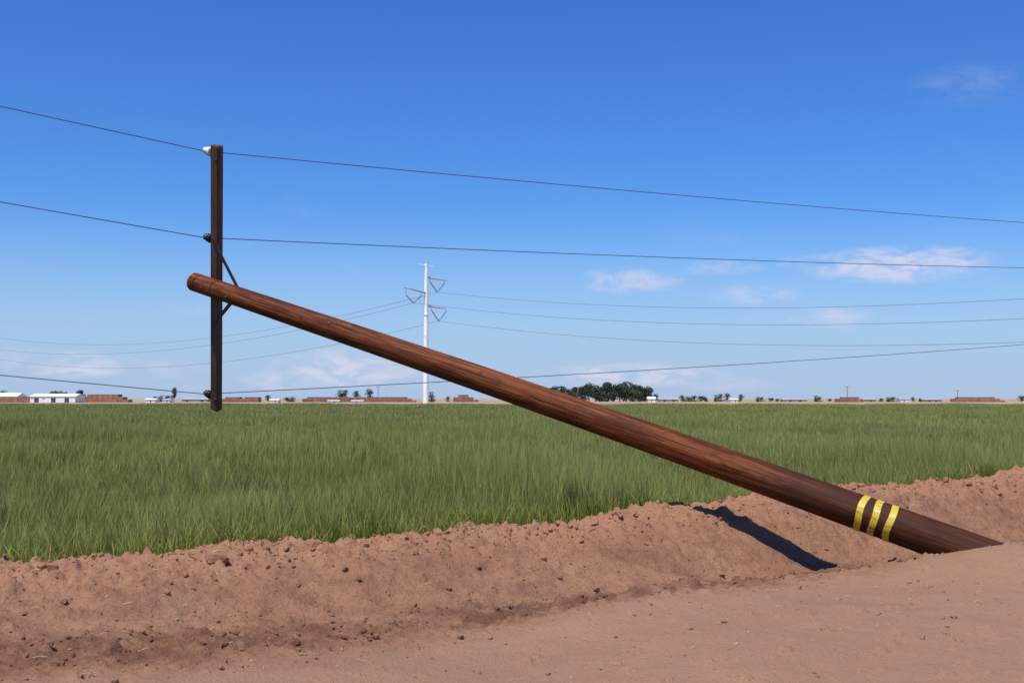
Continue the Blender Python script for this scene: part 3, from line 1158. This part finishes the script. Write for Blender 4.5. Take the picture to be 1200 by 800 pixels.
WR = [([(600, 209), (900, 236), (1200, 262)], [(0, 125), (120, 150)]),
      ([(500, 287), (780, 299), (1200, 315)], [(0, 238), (120, 255)]),
      ([(380, 452), (600, 440), (900, 423), (1200, 405)], [(0, 440), (150, 452)])]
WL = ['thin black wire tied to the white insulator at the crossarm end',
      'thin black wire tied to the dark insulator beside the crossarm brace',
      'thin black wire tied to the dark insulator by the low end of the crossarm']
for p0, (rp, lp), lb in zip(wire_pts, WR, WL):
    r_, c1 = fit_wire(p0, U, rp, 60.0)
    l_, c2 = fit_wire(p0, -U, lp, 45.0)
    V, Fc = tube_mesh(list(reversed(l_))[:-1] + r_, 0.0056, 6)
    w = mesh_obj('overhead_wire', V, Fc, M_wire, smooth=True)
    tag(w, lb, 'wire', 'wires tied to the leaning pole')

# ------------------------------------------------------------------ transmission tower and its wires
TD = 262.0
tb = at(499, 470, TD)
TX, TY = float(tb[0]), TD
tower = empty('transmission_tower', (TX, TY, GZ))
tag(tower, 'tall white steel transmission pole with staggered arms at the far field edge', 'transmission tower')
PXM = TD / F
ztop = float(at(499, 309, TD)[2]) - GZ
V, Fc = lathe([(0.60, 0), (0.575, ztop * .3), (0.50, ztop * .6), (0.40, ztop * .92), (0.36, ztop)], 12)
mesh_obj('mast', V, Fc, M_tower, tower)
V, Fc = lathe([(0.95, 0), (0.95, 0.35), (0.62, 0.36), (0.62, 0.5)], 12)
mesh_obj('base_flange', V, Fc, M_tower, tower)
for fz in (.33, .64):
    V, Fc = lathe([(0.5, 0), (0.66, 0.02), (0.66, 0.22), (0.5, 0.24)], 12)
    o = mesh_obj('joint_ring', V, Fc, M_tower, tower)
    o.location = (0, 0, ztop * fz)
TL = np.array([0.76, -0.65, 0.0])
TL /= np.linalg.norm(TL)
TA = np.array([-TL[1], TL[0], 0.0])            # arm direction (to the right and away)


def th(py):
    return float(at(499, py, TD)[2]) - GZ


def arm_beam(name, z, z_tip, length, side, r0=0.26, r1=0.13):
    d = TA * side
    pts = [d * 0.25 + np.array([0, 0, z]), d * length * 0.5 + np.array([0, 0, (z + z_tip) / 2]), d * length + np.array([0, 0, z_tip])]
    V, Fc = tube_mesh(pts, [r0, (r0 + r1) / 2, r1], 8)
    return mesh_obj(name, V, Fc, M_arms, tower)


anchors = []
arm_len = 22 * PXM / TA[0]
for (py_m, py_t, side, py_apex, px_apex) in ((325, 326, 1, 341, 511), (343, 339, -1, 356, 485.5), (358.5, 359.5, 1, 375, 513)):
    L = arm_len * (1.12 if side < 0 else 1.0)
    z, zt = th(py_m), th(py_t)
    arm_o = arm_beam('arm', z, zt, L, side)
    dx = abs(px_apex - 499) * PXM / TA[0]
    apex = TA * side * dx + np.array([0, 0, th(py_apex)])
    for k in (-1, 1):
        top = TA * side * (dx + k * 8 * PXM / TA[0]) + np.array([0, 0, z - 0.9])
        tm = [top + (apex - top) * t for t in np.linspace(0, 1, 15)]
        rr = [0.09 if i % 2 else 0.16 for i in range(15)]
        V, Fc = tube_mesh(tm, rr, 6)
        mesh_obj('insulator_string', V, Fc, M_ins, arm_o)
        f_ = (dx + k * 8 * PXM / TA[0] - 0.25) / (L - 0.25)
        V, Fc = tube_mesh([top, top + np.array([0, 0, 0.9 + (zt - z) * min(max(f_, 0), 1)])], 0.05, 6)
        mesh_obj('hanger', V, Fc, M_ins, arm_o)
    anchors.append(np.array([TX, TY, GZ]) + apex)
z = th(311)
V, Fc = tube_mesh([TA * -2.4 + np.array([0, 0, z + .1]), np.array([0, 0, z]), TA * 2.4 + np.array([0, 0, z])], 0.08, 6)
mesh_obj('shield_bar', V, Fc, M_tower, tower)

TR = [([(700, 357), (850, 361), (1000, 359), (1200, 350)], [(475, 351), (400, 369), (337, 384), (265, 391), (200, 397), (100, 402), (0, 399)]),
      ([(520, 360), (700, 374), (880, 381), (1200, 373)], [(407, 375), (325, 392), (265, 401), (200, 409), (140, 412), (0, 411)]),
      ([(700, 395), (820, 401), (950, 404), (1200, 402)], [(450, 389), (375, 406), (287, 419), (200, 426), (143, 428), (0, 425)])]
TLB = ['long wire sagging from the topmost arm of the white transmission tower',
       'long wire sagging from the single opposite arm of the white transmission tower',
       'long wire sagging from the lowest arm of the white transmission tower']
for p0, (rp, lp), lb in zip(anchors, TR, TLB):
    r_, c1 = fit_wire(p0, TL, rp, 205.0)
    l_, c2 = fit_wire(p0, -TL, lp, 290.0)
    V, Fc = tube_mesh(list(reversed(l_))[:-1] + r_, 0.034, 6)
    w = mesh_obj('transmission_wire', V, Fc, M_cond, smooth=True)
    tag(w, lb, 'wire', 'wires on the transmission tower')


# ------------------------------------------------------------------ far trees
def tree_meshes(seed, h, w, nleaf, mat, leaf=0.42, low=0.08):
    r = np.random.default_rng(seed)
    nb = 11 + int(r.integers(0, 4))
    blobs = []
    for i in range(nb):
        t = r.uniform(0, 1)
        zc = h * (low + 0.10 + 0.76 * t)
        prof = math.sin(math.pi * min(max(0.30 + 0.60 * t, 0), 1))
        a = r.uniform(0, 6.28)
        d = w * 0.30 * prof * r.uniform(0.2, 1)
        blobs.append((d * math.cos(a), d * math.sin(a), zc, w * r.uniform(0.18, 0.30), h * r.uniform(0.09, 0.15)))
    V, Fc = [], []
    for i in range(nleaf):
        bx, by, bz, br, bh = blobs[int(r.integers(0, nb))]
        q = r.normal(0, 1, 3)
        q /= np.linalg.norm(q)
        rad = r.uniform(0.45, 1.08)
        c = np.array([bx + q[0] * br * rad, by + q[1] * br * rad, bz + q[2] * bh * rad * 1.2])
        if c[2] < 0.15:
            c[2] = 0.15
        a = r.normal(0, 1, 3)
        a /= np.linalg.norm(a)
        b_ = np.cross(a, r.normal(0, 1, 3))
        b_ /= np.linalg.norm(b_)
        s = leaf * r.uniform(0.5, 1.2)
        k = len(V)
        V += [c + a * s, c + b_ * s * .6, c - a * s, c - b_ * s * .6]
        Fc.append((k, k + 1, k + 2, k + 3))
    cm = bpy.data.meshes.new('crown')
    cm.from_pydata([tuple(v) for v in V], [], Fc)
    cm.materials.append(mat)
    tv, tf = tube_mesh([(0, 0, -0.2), (0.03 * h * 0.3, 0, h * .25), (0, 0.02 * h, h * .5), (0.02 * h, 0, h * .8)],
                       [h * .028, h * .022, h * .016, h * .006], 7)
    for i in range(4):
        bx, by, bz, br, bh = blobs[i]
        lv, lf = tube_mesh([(0, 0, h * .3), (bx * .6, by * .6, bz * .85), (bx, by, bz)], [h * .012, h * .008, h * .003], 5)
        o_ = len(tv)
        tv += lv
        tf += [tuple(q + o_ for q in f) for f in lf]
    tm = bpy.data.meshes.new('trunk')
    tm.from_pydata([tuple(v) for v in tv], [], tf)
    tm.materials.append(M_bark)
    return cm, tm


def add_tree(px, y_top, Y, meshes, mh, label, group, wscale=1.0, name='tree'):
    p = at(px, 467, Y)
    h = float(at(px, y_top, Y)[2]) - GZ
    e = empty(name, (p[0], Y, GZ))
    s = h / mh
    cr = bpy.data.objects.new('crown', meshes[0])
    tr = bpy.data.objects.new('trunk', meshes[1])
    for o in (cr, tr):
        col.objects.link(o)
        o.parent = e
    e.scale = (s * wscale, s * wscale, s)
    e.rotation_euler = (0, 0, random.uniform(0, 6.28))
    tag(e, label, 'tree', group)
    return e


BIG = [tree_meshes(500 + k, 10.0, 8.5, 1500, M_leafA if k % 2 else M_leafB, 0.42, 0.0) for k in range(5)]
SMALL = [tree_meshes(600 + k, 4.0, 4.6, 420, M_leafA if k % 2 else M_leafB, 0.26, 0.02) for k in range(4)]
k = 0
for (px, yt, Y) in [(634, 459, 690), (642, 456, 705), (650, 454, 680), (659, 453, 700), (667, 455, 690), (674, 454, 712), (682, 452, 684),
                    (690, 449, 700), (698, 451, 690), (705, 452, 716), (712, 449, 688), (719, 451, 704), (726, 450, 694), (734, 447.5, 702),
                    (741, 449, 686), (748, 451, 708), (755, 452.5, 692), (760, 454, 700)]:
    add_tree(px, yt - 0.6 + random.uniform(-1.2, 1.0), Y, BIG[k % 5], 9.3, 'tall dark green tree in the dense grove beyond the field', 'trees of the dense grove', random.uniform(0.95, 1.2))
    k += 1
LT = [(62, 458.5, 650), (69, 457.5, 655), (76, 457.5, 648)]
for px, yt, Y in LT:
    add_tree(px, yt, Y, SMALL[k % 4], 3.7, 'dark tree rising behind the long white farm building', 'trees behind the white building'); k += 1
add_tree(94, 455.5, 600, BIG[1], 9.3, 'dark tree between the white building and a brown hay stack', None)
add_tree(204.5, 454, 610, BIG[2], 9.3, 'slim dark tree standing tall beside a low pale house', None, 0.55)
for px, yt in ((399.5, 456.5), (405, 457), ):
    add_tree(px, yt, 690, SMALL[k % 4], 3.7, 'one of two dark trees touching behind the longest hay stack', 'pair of dark trees behind the longest stack', .8); k += 1
add_tree(417, 458, 690, SMALL[2], 3.7, 'single loose greyish tree between darker trees behind the longest stack', None, .8)
add_tree(432.5, 455.5, 690, SMALL[3], 3.7, 'tall dark single tree by a far utility pole', None, .75)
add_tree(506, 458.5, 600, SMALL[1], 3.7, 'small round dark tree right beside the white tower foot', None, .8)
for px, yt, Y, ws in [(3, 457.5, 700, 1.0), (182, 463.5, 640, 1.4), (189, 463, 645, 1.3), (197, 463.5, 650, 1.3), (314, 462.5, 650, 1.0),
                      (336, 464.5, 660, 1.6), (342, 464.5, 655, 1.5), (525, 464.5, 640, 1.0), (769, 461, 660, .8),
                      (799, 461.5, 640, .9), (807, 464, 650, 1.6), (814, 463.5, 655, 1.6), (821, 463.5, 650, 1.6), (826, 464, 648, 1.2),
                      (839, 462, 650, 1.0), (845, 461.5, 655, 1.0), (852, 460.5, 650, .9), (868.5, 460.5, 640, .8), (888, 464.5, 660, 1.3),
                      (893, 465, 665, 1.2), (903, 466, 700, 2.0), (911, 466.5, 710, 1.8), (956, 463, 640, 1.0), (961, 465, 645, 1.3),
                      (972, 467, 700, 2), (1033, 466, 660, 1.8), (1041, 465, 655, 1.7), (1047, 465, 650, 1.5), (1070, 465, 660, 1.0), (1078, 466, 655, 1.0),
                      (1090, 467, 700, 2.0), (1098, 467, 705, 2.0), (1197, 463.5, 640, 1.5)]:
    add_tree(px, yt, Y, SMALL[k % 4], 3.7, 'small low dark tree along the horizon beyond the field', 'small trees along the horizon', ws)
    k += 1


# ------------------------------------------------------------------ far buildings and hay stacks
def house(px0, px1, y_top, Y, depth, wall_m, roof_m, label, roof_frac=0.3, name='farm_building', doors=2, hip=0.0):
    a, b = at(px0, 467, Y), at(px1, 467, Y)
    w = float(b[0] - a[0])
    h = float(at(px0, y_top, Y)[2]) - GZ
    wh = h * (1 - roof_frac)
    e = empty(name, ((a[0] + b[0]) / 2, Y + depth / 2, GZ))
    bm = bmesh.new()
    box(bm, (0, 0, wh / 2), (w, depth, wh))
    bm_obj('wall', bm, wall_m, e)
    o = 0.35
    hw, hd = w / 2 + o, depth / 2 + o
    V = [(-hw, -hd, wh + .003), (hw, -hd, wh + .003), (hw, hd, wh + .003), (-hw, hd, wh + .003),
         (-hw + hip, 0, h), (hw - hip, 0, h), ]
    Fc = [(0, 1, 5, 4), (1, 2, 5), (2, 3, 4, 5), (3, 0, 4), (3, 2, 1, 0)]
    mesh_obj('roof', V, Fc, roof_m, e)
    for i in range(doors):
        bm = bmesh.new()
        x = -w / 2 + w * (i + 0.5 + 0.15 * math.sin(i * 3.1 + px0)) / doors
        box(bm, (x, -depth / 2 - 0.02, wh * 0.38), (min(2.2, w * .1), 0.06, wh * 0.76))
        bm_obj('door', bm, M_door, e)
    for i in range(doors + 1):
        x = -w / 2 + w * (i + 0.2) / (doors + 1)
        bm = bmesh.new()
        box(bm, (x, -depth / 2 - 0.02, wh * 0.62), (min(1.1, w * .06), 0.05, wh * 0.22))
        bm_obj('window', bm, M_groof, e)
    tag(e, label, 'building')
    return e


def hay(px0, px1, y_top, Y, label, mat, depth=7.0, taper_r=0.0, group=None):
    """courses of big bales, uneven on top, joined as one stack"""
    a, b = at(px0, 467, Y), at(px1, 467, Y)
    w = float(b[0] - a[0])
    h = float(at(px0, y_top, Y)[2]) - GZ
    rows = 3
    bh = h / rows
    n = max(4, int(w / 2.4))
    bw = w / n
    e = empty('hay_stack', (float(a[0] + b[0]) / 2, Y + depth / 2, GZ))
    r = random.Random(int(px0 * 7 + 1))
    for k_ in range(rows):
        bm = bmesh.new()
        for i in range(n):
            if k_ == rows - 1 and (i in (0,) or i > n - 1 - taper_r * 2 or r.random() < 0.01):
                continue
            if k_ == rows - 2 and i > n - 1 - taper_r:
                continue
            x = -w / 2 + bw * (i + .5)
            vv = box(bm, (x + r.uniform(-.03, .03), r.uniform(-.15, .15), bh * (k_ + .5)),
                     (bw - 0.06, depth - k_ * 0.25, bh - 0.04))
        bm_obj('bale_row', bm, mat, e)
    tag(e, label, 'hay stack', group)
    return e


house(35, 88, 461, 560, 12, M_wwall, M_wroof, 'long low white farm building in front of dark trees', .32, doors=3)
house(-14, 20, 460, 640, 12, M_wwall, M_wroof, 'white roofed shed behind a short brown hay stack', .4)
hay(-20, 34, 464.3, 560, 'brown hay stack in front of a white roofed shed', M_hay)
hay(96, 150, 461.8, 580, 'brown hay stack beside the tree next to the white building', M_hay, taper_r=1.0)
house(170, 182, 466.5, 560, 6, M_wwall, M_wroof, 'tiny white house beside low dark trees', .35, doors=1)
house(190, 199, 467, 570, 6, M_wwall, M_groof, 'tiny white house under the slim dark tree', .35, doors=1)
house(213, 243, 466, 640, 9, M_twall, M_groof, 'low pale grey roofed house near the crossarm foot', .4)
hay(258, 303, 465, 600, 'low brown stack seen just past the crossarm', M_hay2)
house(316, 326, 467.3, 560, 6, M_wwall, M_wroof, 'tiny white hut between small dark trees and a dark hedge', .35, doors=1)
hay(354, 487, 465, 620, 'longest low brown hay stack, with trees behind it', M_hay2, taper_r=1)
house(384, 397, 468.6, 540, 5, M_wwall, M_wroof, 'small white trailer in front of the longest stack, below paired trees', .3, name='trailer', doors=1)
house(412, 425, 468.6, 540, 5, M_wwall, M_wroof, 'small white trailer in front of the longest stack, below the greyish tree', .3, name='trailer', doors=1)
hay(531, 560, 462.3, 620, 'tall brown stack partly hidden by the leaning pole', M_hay2, taper_r=1)
house(760, 768, 464.5, 560, 6, M_wwall, M_wroof, 'small white house at the end of the dense grove', .4, doors=1)
house(773, 795, 466, 640, 8, M_twall, M_groof, 'low pale house between the grove and a lone small tree', .4)
house(856, 865, 466.5, 600, 6, M_wwall, M_wroof, 'tiny white shed between two dark trees', .35, doors=1)
house(918, 946, 466.6, 690, 8, M_twall, M_groof, 'low tan house among the far low hedges', .4)
hay(982, 1007, 465, 610, 'short dark brown stack with a utility pole behind it', M_hay2)
house(1012, 1027, 466.3, 640, 7, M_twall, M_groof, 'small pale house beside the short dark stack', .4, doors=1)
house(1055, 1066, 465.6, 640, 7, M_wwall, M_groof, 'small whitish house between far dark trees', .4, doors=1)
hay(1119, 1178, 465, 620, 'long reddish brown stack with a pole standing at its end', M_hay, taper_r=1)
house(1082, 1104, 466.6, 660, 7, M_twall, M_groof, 'low wide tan house near the long reddish stack', .4)


def far_pole(px, yt, Y, label):
    p = at(px, 467, Y)
    h = float(at(px, yt, Y)[2]) - GZ
    e = empty('utility_pole', (p[0], Y, GZ))
    V, Fc = lathe([(0.17, -0.2), (0.15, h * .5), (0.12, h)], 8)
    mesh_obj('shaft', V, Fc, M_arm, e)
    bm = bmesh.new()
    box(bm, (0, -0.16, h - 0.5), (2.4, 0.12, 0.14))
    bm_obj('crossarm', bm, M_arm, e)
    tag(e, label, 'utility pole', 'far standing utility poles')


far_pole(443, 452, 640, 'thin far utility pole behind the longest brown stack')
far_pole(993, 452, 640, 'thin far utility pole behind the short dark brown stack')
far_pole(1122, 456.5, 640, 'thin far utility pole at the end of the long reddish stack')
